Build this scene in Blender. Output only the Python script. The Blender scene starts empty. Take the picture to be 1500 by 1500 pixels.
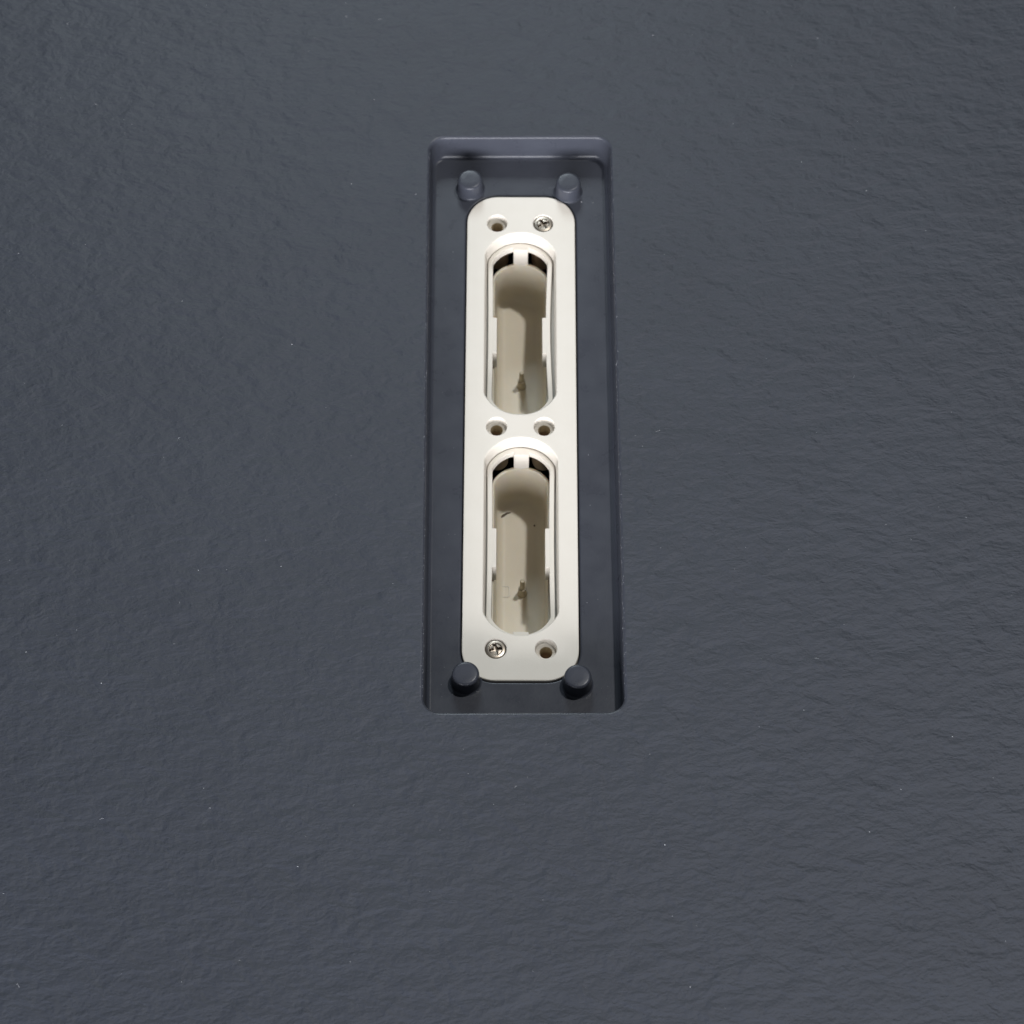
import bpy, bmesh, math, random
from mathutils import Vector, Matrix
from mathutils.geometry import tessellate_polygon

SC = bpy.context.scene
COL = SC.collection
MM = 0.001
random.seed(7)

# ------------------------------------------------------------------ camera
TILT, ROLL, DIST = math.radians(29.0), math.radians(0.19), 0.81
cam_d = bpy.data.cameras.new('camera')
cam_d.sensor_width = 36.0
cam_d.lens = 36.0 * 4050 / 1500
cam_d.clip_start, cam_d.clip_end = 0.05, 50.0
cam_d.dof.use_dof = True
cam_d.dof.focus_distance = DIST - 0.008
cam_d.dof.aperture_fstop = 20.0
cam = bpy.data.objects.new('camera', cam_d)
COL.objects.link(cam)
cam.matrix_world = (Matrix.Translation((0, -DIST * math.sin(TILT), DIST * math.cos(TILT)))
                    @ Matrix.Rotation(TILT, 4, 'X') @ Matrix.Rotation(ROLL, 4, 'Z'))
SC.camera = cam

# ------------------------------------------------------------------ light
SC.view_settings.view_transform = 'Standard'
SC.view_settings.look = 'None'
SC.view_settings.exposure = 0.0
SC.view_settings.gamma = 1.0
wd = bpy.data.worlds.new('World')
SC.world = wd
wd.use_nodes = True
wd.node_tree.nodes['Background'].inputs['Color'].default_value = (0.86, 0.93, 1.0, 1)
wd.node_tree.nodes['Background'].inputs['Strength'].default_value = 0.10


def area(name, direction, dist, size, power, color, size_y=None, target=(0.0025, 0.03, -0.01)):
    l = bpy.data.lights.new(name, 'AREA')
    l.shape = 'DISK' if size_y is None else 'RECTANGLE'
    l.size = size
    if size_y is not None:
        l.size_y = size_y
    l.energy, l.color = power, color
    o = bpy.data.objects.new(name, l)
    COL.objects.link(o)
    d = Vector(direction).normalized()
    o.location = Vector(target) + d * dist
    o.rotation_euler = d.to_track_quat('Z', 'Y').to_euler()
    return o


area('ceiling_spot_lamp', (0.27, 0.22, 1.0), 5.0, 0.25, 112.0, (1.0, 0.985, 0.96))
area('window_lamp', (-0.12, 1.23, 0.88), 1.5, 0.36, 10.0, (0.82, 0.93, 1.0), 0.52)
area('front_lamp', (-0.14, -1.0, 0.22), 1.3, 1.6, 64.0, (0.96, 0.96, 1.0), 0.46)

# ------------------------------------------------------------------ materials


def mat(name):
    m = bpy.data.materials.new(name)
    m.use_nodes = True
    nt = m.node_tree
    return m, nt, nt.nodes, nt.links, nt.nodes['Principled BSDF']


def noise(N, L, vec, scale, detail=4.0, rough=0.5, dist=0.0):
    n = N.new('ShaderNodeTexNoise')
    n.inputs['Scale'].default_value = scale
    n.inputs['Detail'].default_value = detail
    n.inputs['Roughness'].default_value = rough
    n.inputs['Distortion'].default_value = dist
    L.new(vec, n.inputs['Vector'])
    return n.outputs['Fac']


def ramp(N, L, fac, stops):
    r = N.new('ShaderNodeValToRGB')
    r.color_ramp.elements[0].position, r.color_ramp.elements[0].color = stops[0][0], (*stops[0][1], 1)
    r.color_ramp.elements[1].position, r.color_ramp.elements[1].color = stops[-1][0], (*stops[-1][1], 1)
    for p, c in stops[1:-1]:
        e = r.color_ramp.elements.new(p)
        e.color = (*c, 1)
    L.new(fac, r.inputs['Fac'])
    return r.outputs['Color']


def math_node(N, L, op, a, b):
    m = N.new('ShaderNodeMath')
    m.operation = op
    for i, v in enumerate((a, b)):
        if isinstance(v, (int, float)):
            m.inputs[i].default_value = v
        else:
            L.new(v, m.inputs[i])
    return m.outputs[0]


def bump(N, L, height, strength, distance, prev=None):
    b = N.new('ShaderNodeBump')
    b.inputs['Strength'].default_value = strength
    b.inputs['Distance'].default_value = distance
    L.new(height, b.inputs['Height'])
    if prev is not None:
        L.new(prev, b.inputs['Normal'])
    return b.outputs['Normal']


def make_textured():
    m, nt, N, L, P = mat('textured_grey_plastic')
    tc = N.new('ShaderNodeTexCoord')
    mp = N.new('ShaderNodeMapping')
    mp.inputs['Rotation'].default_value = (0, 0, math.radians(-18))
    mp.inputs['Scale'].default_value = (0.60, 1.02, 1.0)
    L.new(tc.outputs['Object'], mp.inputs['Vector'])
    v = mp.outputs['Vector']
    big = noise(N, L, v, 38, 3, 0.5, 0.4)
    mid = noise(N, L, v, 180, 4, 0.55, 0.35)
    fine = noise(N, L, v, 520, 3, 0.6, 0.1)
    grain = noise(N, L, tc.outputs['Object'], 2600, 2, 0.6)
    h = math_node(N, L, 'ADD', math_node(N, L, 'MULTIPLY', mid, 1.0), math_node(N, L, 'MULTIPLY', fine, 0.38))
    h = math_node(N, L, 'ADD', h, math_node(N, L, 'MULTIPLY', big, 0.8))
    h = math_node(N, L, 'ADD', h, math_node(N, L, 'MULTIPLY', grain, 0.035))
    nrm = bump(N, L, h, 1.0, 0.00080)
    col = ramp(N, L, noise(N, L, v, 22, 5, 0.6), [(0.3, (0.0192, 0.0228, 0.0325)), (0.7, (0.0222, 0.0265, 0.0372))])
    L.new(col, P.inputs['Base Color'])
    P.inputs['Roughness'].default_value = 0.54
    P.inputs['Specular IOR Level'].default_value = 0.34
    L.new(nrm, P.inputs['Normal'])
    return m


def make_smooth():
    m, nt, N, L, P = mat('smooth_grey_plastic')
    tc = N.new('ShaderNodeTexCoord')
    v = tc.outputs['Object']
    col = ramp(N, L, noise(N, L, v, 60, 5, 0.6), [(0.3, (0.036, 0.039, 0.050)), (0.7, (0.042, 0.046, 0.058))])
    L.new(col, P.inputs['Base Color'])
    r = ramp(N, L, noise(N, L, v, 120, 4, 0.6), [(0.3, (0.26,) * 3), (0.7, (0.33,) * 3)])
    L.new(r, P.inputs['Roughness'])
    P.inputs['Specular IOR Level'].default_value = 0.22
    L.new(bump(N, L, noise(N, L, v, 1500, 3, 0.6), 0.5, 0.00005), P.inputs['Normal'])
    return m


def make_cream(name, c0, c1, rough, bumpd=0.00004, sss=0.0):
    m, nt, N, L, P = mat(name)
    tc = N.new('ShaderNodeTexCoord')
    v = tc.outputs['Object']
    L.new(ramp(N, L, noise(N, L, v, 90, 5, 0.62), [(0.3, c0), (0.7, c1)]), P.inputs['Base Color'])
    P.inputs['Subsurface Weight'].default_value = sss
    P.inputs['Subsurface Radius'].default_value = (1.0, 0.62, 0.30)
    P.inputs['Subsurface Scale'].default_value = 0.0025
    L.new(ramp(N, L, noise(N, L, v, 200, 3, 0.6), [(0.3, (rough - .05,) * 3), (0.7, (rough + .06,) * 3)]), P.inputs['Roughness'])
    L.new(bump(N, L, noise(N, L, v, 2200, 2, 0.6), 0.5, bumpd), P.inputs['Normal'])
    return m


def make_plain(name, c, rough, metal=0.0, scale=300, var=0.15):
    m, nt, N, L, P = mat(name)
    tc = N.new('ShaderNodeTexCoord')
    a = tuple(x * (1 - var) for x in c)
    b = tuple(min(1, x * (1 + var)) for x in c)
    L.new(ramp(N, L, noise(N, L, tc.outputs['Object'], scale, 4, 0.6), [(0.3, a), (0.7, b)]), P.inputs['Base Color'])
    P.inputs['Roughness'].default_value = rough
    P.inputs['Metallic'].default_value = metal
    return m


TEXT = make_textured()
SMOOTH = make_smooth()
CREAM = make_cream('cream_plastic', (0.63, 0.59, 0.522), (0.655, 0.615, 0.55), 0.48)
LINER = make_cream('warm_cream_plastic', (0.625, 0.565, 0.455), (0.665, 0.605, 0.49), 0.42, sss=0.3)
BOSS = make_plain('tan_plastic', (0.80, 0.64, 0.48), 0.45)
DARK = make_plain('light_block_black', (0.012, 0.012, 0.013), 0.6)
STEEL = make_plain('bright_steel', (0.28, 0.245, 0.205), 0.34, 1.0, 900, 0.12)
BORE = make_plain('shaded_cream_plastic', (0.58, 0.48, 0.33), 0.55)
PIN = make_plain('shaded_pin_plastic', (0.40, 0.34, 0.24), 0.5)  # cream pin darkened to olive: shade of its unlit sides put into the colour
SCRATCH = make_plain('dark_scuff', (0.10, 0.075, 0.05), 0.7)
LINT = make_plain('pale_dust_and_wear', (0.36, 0.37, 0.39), 0.8)

# ------------------------------------------------------------------ shape helpers


def rrect(cx, cy, hw, hl, rc, n=10):
    """Rounded rectangle, counter-clockwise."""
    rc = max(rc, 0.01)
    out = []
    for sx, sy, a0 in ((1, -1, -90), (1, 1, 0), (-1, 1, 90), (-1, -1, 180)):
        for i in range(n + 1):
            a = math.radians(a0 + 90 * i / n)
            out.append((cx + sx * (hw - rc) + rc * math.cos(a), cy + sy * (hl - rc) + rc * math.sin(a)))
    return out


def arc_slot(cx, cy, hw, hl, R, rc, n=6, m=18):
    """Long hole with bowed ends of radius R whose corners are eased by rc; counter-clockwise."""
    rc = max(rc, 0.02)
    ya = hl - R
    dy = math.sqrt(max((R - rc) ** 2 - (hw - rc) ** 2, 0.0))
    fx, fy = hw - rc, ya + dy
    phi = math.atan2(dy, hw - rc)
    q = []
    for i in range(n + 1):
        a = phi * i / n
        q.append((fx + rc * math.cos(a), fy + rc * math.sin(a)))
    for i in range(1, m + 1):
        a = phi + (math.pi - 2 * phi) * i / (m + 1)
        q.append((R * math.cos(a), ya + R * math.sin(a)))
    for i in range(n + 1):
        a = phi * (n - i) / n
        q.append((-fx - rc * math.cos(a), fy + rc * math.sin(a)))
    low = [(-x, -y) for x, y in q]

    def side(p0, p1, k=11):
        return [(p0[0] + (p1[0] - p0[0]) * i / (k + 1), p0[1] + (p1[1] - p0[1]) * i / (k + 1)) for i in range(1, k + 1)]

    pts = q + side(q[-1], low[0]) + low + side(low[-1], q[0])
    return [(cx + x, cy + y) for x, y in pts]


def circle(cx, cy, r, n=32, a0=0.0):
    return [(cx + r * math.cos(a0 + 2 * math.pi * i / n), cy + r * math.sin(a0 + 2 * math.pi * i / n)) for i in range(n)]


class MB:
    """Collects vertices in millimetres and links them as one mesh object."""

    def __init__(self):
        self.v, self.f = [], []

    def loop(self, pts, z):
        i = len(self.v)
        self.v += [(x, y, z) for x, y in pts]
        return list(range(i, i + len(pts)))

    def bridge(self, a, b):
        n = len(a)
        for i in range(n):
            j = (i + 1) % n
            self.f.append((a[i], a[j], b[j], b[i]))

    def stack(self, loops, cap=False, start_cap=False):
        ids = [self.loop(p, z) for p, z in loops]
        for a, b in zip(ids, ids[1:]):
            self.bridge(a, b)
        if cap:
            self.f.append(tuple(ids[-1]))
        if start_cap:
            self.f.append(tuple(reversed(ids[0])))
        return ids

    def lathe(self, cx, cy, prof, n=36, cap=True):
        ids = [self.loop(circle(cx, cy, r, n), z) for r, z in prof]
        for a, b in zip(ids, ids[1:]):
            self.bridge(a, b)
        if cap:
            self.f.append(tuple(ids[-1]))
        return ids

    def fill(self, outer, holes, z):
        """Flat face at height z with holes; returns vertex ids of the outer loop and of each hole."""
        loops = [outer] + holes
        ids = [self.loop(p, z) for p in loops]
        flat = [i for l in ids for i in l]
        for t in tessellate_polygon([[Vector((x, y, 0)) for x, y in l] for l in loops]):
            self.f.append(tuple(flat[k] for k in t))
        return ids[0], ids[1:]

    def box(self, x0, x1, y0, y1, z0, z1, r=0.25):
        """Box with eased top edges."""
        cx, cy, hx, hy = (x0 + x1) / 2, (y0 + y1) / 2, (x1 - x0) / 2, (y1 - y0) / 2
        rc = min(hx, hy) * 0.35
        r = min(r, rc * 0.9)
        self.stack([(rrect(cx, cy, hx, hy, rc, 4), z0), (rrect(cx, cy, hx, hy, rc, 4), z1 - r),
                    (rrect(cx, cy, hx - r * 0.3, hy - r * 0.3, rc - r * 0.3, 4), z1 - r * 0.3),
                    (rrect(cx, cy, hx - r, hy - r, rc - r, 4), z1)], cap=True, start_cap=True)

    def build(self, name, m, parent=None, origin=(0, 0, 0), sharp=40, weighted=True):
        me = bpy.data.meshes.new(name)
        ox, oy, oz = origin
        me.from_pydata([((x - ox) * MM, (y - oy) * MM, (z - oz) * MM) for x, y, z in self.v], [], self.f)
        bm = bmesh.new()
        bm.from_mesh(me)
        bmesh.ops.remove_doubles(bm, verts=bm.verts, dist=1e-7)
        bmesh.ops.recalc_face_normals(bm, faces=bm.faces)
        bm.to_mesh(me)
        bm.free()
        me.polygons.foreach_set('use_smooth', [True] * len(me.polygons))
        me.set_sharp_from_angle(angle=math.radians(sharp))
        me.materials.append(m)
        o = bpy.data.objects.new(name, me)
        COL.objects.link(o)
        if weighted:
            w = o.modifiers.new('weighted_normals', 'WEIGHTED_NORMAL')
            w.keep_sharp = True
            w.weight = 100
        if parent is not None:
            o.parent = parent
        o.location = (ox * MM, oy * MM, oz * MM)
        return o


def thing(name, label, cat, loc=(0, 0, 0), group=None):
    o = bpy.data.objects.new(name, None)
    o.empty_display_size = 0.02
    COL.objects.link(o)
    o.location = loc
    o['label'], o['category'] = label, cat
    if group:
        o['group'] = group
    return o


def fillet(shape, z_from, z_to, d_from, d_to, n=5, convex=True):
    """Quarter-round between two offsets of shape(d) and two heights."""
    out = []
    for i in range(n + 1):
        a = math.pi / 2 * i / n
        if convex:        # starts flat, ends steep
            d, z = d_from + (d_to - d_from) * math.sin(a), z_from + (z_to - z_from) * (1 - math.cos(a))
        else:             # starts steep, ends flat
            d, z = d_from + (d_to - d_from) * (1 - math.cos(a)), z_from + (z_to - z_from) * math.sin(a)
        out.append((shape(d), z))
    return out


# ------------------------------------------------------------------ layout, millimetres
ZF = -9.7                      # recess floor
ZP = -9.35                     # face of the insert
RECESS = (2.85, 35.6, 28.55, 100.05, 5.0)   # centre x, centre y, half width, half length, corner radius
SKEW = math.radians(0.40)
PLATE_C, PLATE_HW, PLATE_HL, PLATE_R = (2.55, 34.6), 16.95, 84.8, 9.8
HOLES = [(-4.95, 109.2), (9.5, 109.2), (-4.75, 34.75), (9.65, 34.75), (-4.6, -40.0), (9.95, -40.0)]
SLOT_Y = (72.3, -2.35)
SLOT_X = (2.4, 2.7)
SLOT_HW, SLOT_HL, SLOT_RE, SLOT_RC = 11.2, 33.35, 12.0, 4.4


def skewed(pts, c=(RECESS[0], RECESS[1]), a=SKEW):
    ca, sa = math.cos(a), math.sin(a)
    return [(c[0] + (x - c[0]) * ca - (y - c[1]) * sa, c[1] + (x - c[0]) * sa + (y - c[1]) * ca) for x, y in pts]


# ------------------------------------------------------------------ housing
housing = thing('plastic_housing', 'dark grey textured plastic housing with a long rectangular recess holding the cream insert', 'housing')


def rim(d):
    cx, cy, hw, hl, rc = RECESS
    return skewed(rrect(cx, cy, hw - d, hl - d, max(rc - d, 1.2) if d < 1 else max(rc - 1.3 * d, 1.2), 12))


def groove(d):
    return rrect(PLATE_C[0], PLATE_C[1], PLATE_HW + d, PLATE_HL + d, PLATE_R + d, 12)


b = MB()
r0 = rim(-0.75)
big = [(-520, -520), (520, -520), (520, 520), (-520, 520)]
b.fill(big, [r0], 0.0)
b.stack([(big, 0.0), (big, -70.0)], cap=True)
b.build('face_sheet', TEXT, housing)

b = MB()
loops = fillet(rim, 0.0, -1.0, -0.75, 0.12, 7)
loops += [(rim(0.12 + 0.55 * t), -1.0 - 7.3 * t) for t in (0.33, 0.66, 1.0)]
loops += fillet(rim, -8.3, ZF, 0.67, 2.05, 6, convex=False)[1:]
ids = b.stack(loops)
# floor of the recess, running up to the groove round the insert
gr = groove(0.95)
last = [b.v[i][:2] for i in ids[-1]]
fo, (fh,) = b.fill(last, [gr], ZF)
lp = fillet(groove, ZF, ZF - 0.55, 0.95, 0.33, 4)
lp += [(groove(0.28), -16.0)]
b.stack(lp)
b.build('recess_tray', SMOOTH, housing)

peg0 = None
for px, py in ((-13.55, 122.5), (17.45, 121.5), (-13.1, -50.3), (18.95, -51.1)):
    if peg0 is None:
        b = MB()
        b.lathe(0, 0, [(4.7, -0.02), (4.4, 0.1), (4.18, 0.35), (4.08, 0.8), (3.92, 4.7), (3.78, 5.15), (3.45, 5.45),
                       (3.0, 5.55), (1.5, 5.58)], 40)
        peg0 = o = b.build('peg', SMOOTH, housing, sharp=60)
    else:
        o = peg0.copy()
        COL.objects.link(o)
        o.parent = housing
    o.location = (px * MM, py * MM, ZF * MM)

# unseen box added behind the insert to shut out light from below
bx = MB()
outer = [(-32, -85), (37, -85), (37, 155), (-32, 155)]
bx.stack([(outer, -16.4), (outer, -66.0)], cap=True)
# lid between tray groove and the wall of that added box
bx.fill(outer, [groove(0.4)], -16.4)
bx.build('light_block', DARK, housing, weighted=False)

# ------------------------------------------------------------------ insert
insert = thing('slotted_insert', 'cream plastic insert with two long slots, screwed down inside the dark grey recess', 'insert')


def plate(d):
    return rrect(PLATE_C[0], PLATE_C[1], PLATE_HW - d, PLATE_HL - d, PLATE_R - d, 12)


def slot(k, d):
    return arc_slot(SLOT_X[k], SLOT_Y[k], SLOT_HW - d, SLOT_HL - d, SLOT_RE - d, max(SLOT_RC - d, 0.5))


ZW = -13.9                                     # top of the inner frame
b = MB()
out0 = plate(0.35)
hole_r = 3.35
holes = [slot(0, -0.25), slot(1, -0.25)] + [circle(x, y, hole_r, 32) for x, y in HOLES]
b.fill(out0, holes, ZP)
b.stack([(plate(0.35), ZP), (plate(0.18), ZP - 0.05), (plate(0.05), ZP - 0.17), (plate(0.0), ZP - 0.35), (plate(0.0), -15.5)])
for k in (0, 1):
    sh = lambda d, k=k: slot(k, d)
    lp = fillet(sh, ZP, ZP - 0.75, -0.25, 0.28, 5)
    lp += [(slot(k, 0.72), ZW - 0.1), (slot(k, 0.74), -16.4), (slot(k, 1.7), -16.45), (slot(k, 1.72), -17.0)]
    b.stack(lp)
    # underside ring round the slot so that the plate is closed below
bot_holes = [slot(0, 0.74), slot(1, 0.74)] + [circle(x, y, 3.6, 32) for x, y in HOLES]
b.fill(plate(0.0), bot_holes, -15.5)
b.build('face_plate', CREAM, insert)

# countersunk screw holes with their bosses below
hole0 = None
for x, y in HOLES:
    if hole0 is None:
        h = MB()
        h.lathe(0, 0, [(hole_r, ZP), (3.22, ZP - 0.07), (3.12, ZP - 0.25), (2.98, ZP - 1.75), (2.78, ZP - 2.05), (1.95, ZP - 2.45),
                       (1.88, ZP - 2.55)], 32, cap=False)
        hole0 = o = h.build('screw_hole', CREAM, insert, sharp=50)
        h = MB()
        h.lathe(0, 0, [(2.75, -16.2), (2.7, -30.0), (3.5, -30.0), (3.6, -15.4)], 32, cap=False)
        boss0 = s = h.build('screw_boss', BOSS, hole0, sharp=50)
        h = MB()
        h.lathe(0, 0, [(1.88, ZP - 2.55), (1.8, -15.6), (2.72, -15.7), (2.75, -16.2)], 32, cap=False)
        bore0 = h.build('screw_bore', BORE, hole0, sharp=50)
    else:
        o = hole0.copy()
        COL.objects.link(o)
        o.parent = insert
        s = boss0.copy()
        COL.objects.link(s)
        s.parent = o
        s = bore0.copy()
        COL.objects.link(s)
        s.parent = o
    o.location = (x * MM, y * MM, 0)


# cross-head screws


def screw_mesh(rot):
    m = MB()
    R, nr, na = 3.02, 40, 112
    rings = []

    def height(x, y):
        c, s = math.cos(rot), math.sin(rot)
        u, v = abs(x * c + y * s), abs(-x * s + y * c)
        r = math.hypot(x, y)
        dome = 0.30 * (1 - (r / R) ** 2)
        rim_drop = -0.35 * max(0, (r - 2.7) / 0.35) ** 2
        dish = -0.22 * max(0.0, min(1.0, (2.0 - r) / 0.25))
        # cross slot: two tapering arms meeting in a round well
        arm = 0.0
        for p, q in ((u, v), (v, u)):
            w = 0.50 - 0.12 * p / 1.8
            side = max(0.0, min(1.0, (w - q) / 0.14 + 0.5))
            end = max(0.0, min(1.0, (1.85 - p) / 0.35))
            arm = max(arm, side * end)
        core = max(0.0, min(1.0, (0.95 - r) / 0.25)) * 0.9
        return dome + rim_drop + dish - 1.3 * max(arm, core) * (0.7 + 0.3 * (1 - r / R))

    top = ZP - 0.42
    for i in range(1, nr + 1):
        r = R * i / nr
        ring = []
        for j in range(na):
            a = 2 * math.pi * j / na
            x, y = r * math.cos(a), r * math.sin(a)
            ring.append(len(m.v))
            m.v.append((x, y, top + height(x, y)))
        rings.append(ring)
    c = len(m.v)
    m.v.append((0, 0, top + height(0, 0)))
    for j in range(na):
        m.f.append((c, rings[0][j], rings[0][(j + 1) % na]))
    for a, b2 in zip(rings, rings[1:]):
        m.bridge(a, b2)
    low = m.loop(circle(0, 0, 2.85, na), ZP - 1.1)
    m.bridge(rings[-1], low)
    low2 = m.loop(circle(0, 0, 1.6, na), ZP - 2.3)
    m.bridge(low, low2)
    low3 = m.loop(circle(0, 0, 1.6, na), -19.0)
    m.bridge(low2, low3)
    m.f.append(tuple(low3))
    return m


for (x, y), rot in ((HOLES[1], 0.5), (HOLES[4], 0.22)):
    o = screw_mesh(rot).build('screw', STEEL, insert, sharp=50, weighted=False)
    o.location = (x * MM, y * MM, 0)

# ---- pockets: an inner frame with two side clips and an end tab, and below it a liner with a pin
ZL = -21.8       # lip of the liner
ZB = -40.0       # floor of the liner
parts = []


def make_pocket(k):
    cx, cy = SLOT_X[k], SLOT_Y[k]

    def fr(d):
        return arc_slot(cx, cy, 10.28 - d, SLOT_HL - 0.92 - d, 11.1 - d, max(4.6 - d, 0.6))

    f = MB()
    inner_d = 1.55
    lp = [(fr(0.0), -16.2), (fr(0.0), ZW - 0.22), (fr(0.07), ZW - 0.07), (fr(0.22), ZW), (fr(inner_d - 0.25), ZW),
          (fr(inner_d - 0.08), ZW - 0.07), (fr(inner_d), ZW - 0.25), (fr(inner_d + 0.05), -16.2)]
    ids = f.stack(lp)
    f.bridge(ids[-1], ids[0])
    bow_l, bow_r = ((0.28, 0.95), (0.25, 0.42))[k]

    def bowed(x, y):                       # the long sides of the frame spring inwards a little
        w = max(0.0, math.cos(math.pi / 2 * max(-1, min(1, y / 29.0))))
        return x - bow_r * w * max(0, x) / 10 - bow_l * w * min(0, x) / 10

    f.v = [(cx + bowed(x - cx, y - cy), y, z) for x, y, z in f.v]
    frame = f.build('pocket_frame', CREAM, insert, (cx, cy, 0))
    for s in (-1, 1):
        c = MB()
        xa, xb = sorted((s * 7.45, s * 9.0))
        c.box(xa, xb, -8.6, 4.6, ZL - 0.3, ZW - 0.05, 0.5)
        c.v = [(bowed(x, y), y, z) for x, y, z in c.v]
        c.build('clip', CREAM, frame)
    t = MB()
    yi = SLOT_HL - 0.92 - inner_d
    t.stack([(rrect(0.1, yi - 0.15, 2.3, 1.1, 0.2, 3), ZL - 0.6), (rrect(0.1, yi - 0.1, 2.3, 1.1, 0.2, 3), ZW - 1.2),
             (rrect(0.1, yi - 0.02, 2.3, 1.05, 0.2, 3), ZW - 0.3), (rrect(0.1, yi + 0.15, 2.25, 0.85, 0.2, 3), ZW - 0.02)], cap=True)
    t.build('tab', CREAM, frame)
    t = MB()
    t.box(-2.3, 2.3, -yi - 0.3, -yi + (1.0 if k else 0.45), ZW - 1.6, ZW + 0.02, 0.3)
    t.build('tab', CREAM, frame)

    def ln(d):
        return arc_slot(cx, cy, 9.0 - d, 30.4 - d, 9.9 - d, max(5.5 - d, 0.8), 8, 18)

    l = MB()
    lp = [(ln(0.0), ZB - 1), (ln(0.0), ZL - 0.2), (ln(0.18), ZL), (ln(0.75), ZL), (ln(0.93), ZL - 0.2)]
    lp += [(ln(0.95 + 0.55 * t), ZL - 0.2 + (ZB + 2.8 - ZL) * t) for t in (0.25, 0.5, 0.75, 1.0)]
    lp += fillet(ln, ZB + 2.6, ZB, 1.5, 4.4, 6, convex=False)
    l.stack(lp, cap=True)
    liner = l.build('pocket_liner', LINER, insert, (cx, cy, 0), sharp=50)
    p = MB()
    py = -4.6 if k == 0 else -3.9
    p.lathe(0.5, py, [(1.6, ZB - 0.05), (1.28, ZB + 0.3), (1.2, ZB + 3.4), (1.1, ZB + 3.6), (0.78, ZB + 3.62), (0.72, ZB + 8.1), (0.55, ZB + 8.3)], 24)
    p.build('pin', PIN, liner)
    if k == 1:                             # moulded outline and a scratch on the floor of this pocket only
        e = MB()
        ring = [(rrect(-4.7, -3.3, 1.35 - d, 1.95 - d, 0.6 - d * 0.5, 5), z) for d, z in ((0, ZB - 0.05), (0.06, ZB + 0.22), (0.24, ZB + 0.22), (0.3, ZB - 0.05))]
        e.stack(ring)
        e.build('mould_mark', CREAM, liner)
        e = MB()
        e.stack([([(x - 1.8, y - 1.7) for x, y in ((-4.6, 23.9), (-3.7, 24.2), (-2.4, 25.4), (-1.3, 25.9), (-2.6, 25.85), (-3.9, 25.0))], z) for z in (ZB - 0.05, ZB + 0.4)], cap=True)
        e.build('scratch', SCRATCH, liner)
        e = MB()
        e.lathe(4.25, 19.7, [(0.3, ZB - 0.05), (0.27, ZB + 0.2), (0.12, ZB + 0.32)], 8)
        e.build('crumb', SCRATCH, liner)
    return frame, liner


make_pocket(0)
make_pocket(1)

# ------------------------------------------------------------------ dust and rim wear
d = MB()


def speck(x, y, z, r):
    n = 6
    a0 = random.random() * 6.28
    base = [(x + r * random.uniform(.7, 1.2) * math.cos(a0 + 6.283 * i / n), y + r * random.uniform(.7, 1.2) * math.sin(a0 + 6.283 * i / n)) for i in range(n)]
    ids = d.loop(base, z)
    c = len(d.v)
    d.v.append((x, y, z + r * 0.9))
    for i in range(n):
        d.f.append((ids[i], ids[(i + 1) % n], c))


def fibre(x, y, z, length, r):
    a = random.random() * 6.283
    bend = random.uniform(-1.2, 1.2)
    ring = []
    steps = 6
    for i in range(steps + 1):
        tri = []
        for q in range(3):
            w = 2.094 * q
            tri.append(len(d.v))
            d.v.append((x - math.sin(a) * r * math.cos(w), y + math.cos(a) * r * math.cos(w), z + r * 1.2 + r * math.sin(w)))
        ring.append(tri)
        x += math.cos(a) * length / steps
        y += math.sin(a) * length / steps
        a += bend / steps
    for t0, t1 in zip(ring, ring[1:]):
        d.bridge(t0, t1)


for i in range(150):
    x, y = random.uniform(-165, 170), random.uniform(-155, 195)
    if -28 < x < 34 and -67 < y < 138:
        continue
    speck(x, y, 0.02, random.choice((0.06, 0.07, 0.08, 0.09, 0.14)))
for i in range(14):
    x, y = random.uniform(-150, 150), random.uniform(-150, 185)
    if -30 < x < 36 and -70 < y < 140:
        continue
    fibre(x, y, 0.0, random.uniform(0.5, 1.5), 0.025)
for i in range(34):                                   # settled in the recess
    x = random.choice((random.uniform(-22.5, -16), random.uniform(21.5, 28)))
    speck(x, random.uniform(-60, 130), ZF, random.choice((0.06, 0.08, 0.10)))
speck(21.7, 117.8, ZF, 0.2)
speck(25.3, 117.5, ZF, 0.15)
for i in range(330):                                  # pale worn specks along the long rim edges
    y = random.uniform(-60, 130)
    side = random.choice((-1, 1))
    q = random.uniform(0.1, 1.35)
    x = RECESS[0] + side * (RECESS[2] + 0.75 - 0.87 * math.sin(q)) - (y - RECESS[1]) * SKEW
    speck(x, y, -1.0 * (1 - math.cos(q)) - 0.01, random.choice((0.05, 0.07, 0.09)))
dust = d.build('dust', LINT, weighted=False)
dust['kind'] = 'stuff'
dust['label'] = 'pale dust specks and lint on the dark grey plastic, with worn specks along the recess rims'
dust['category'] = 'dust'
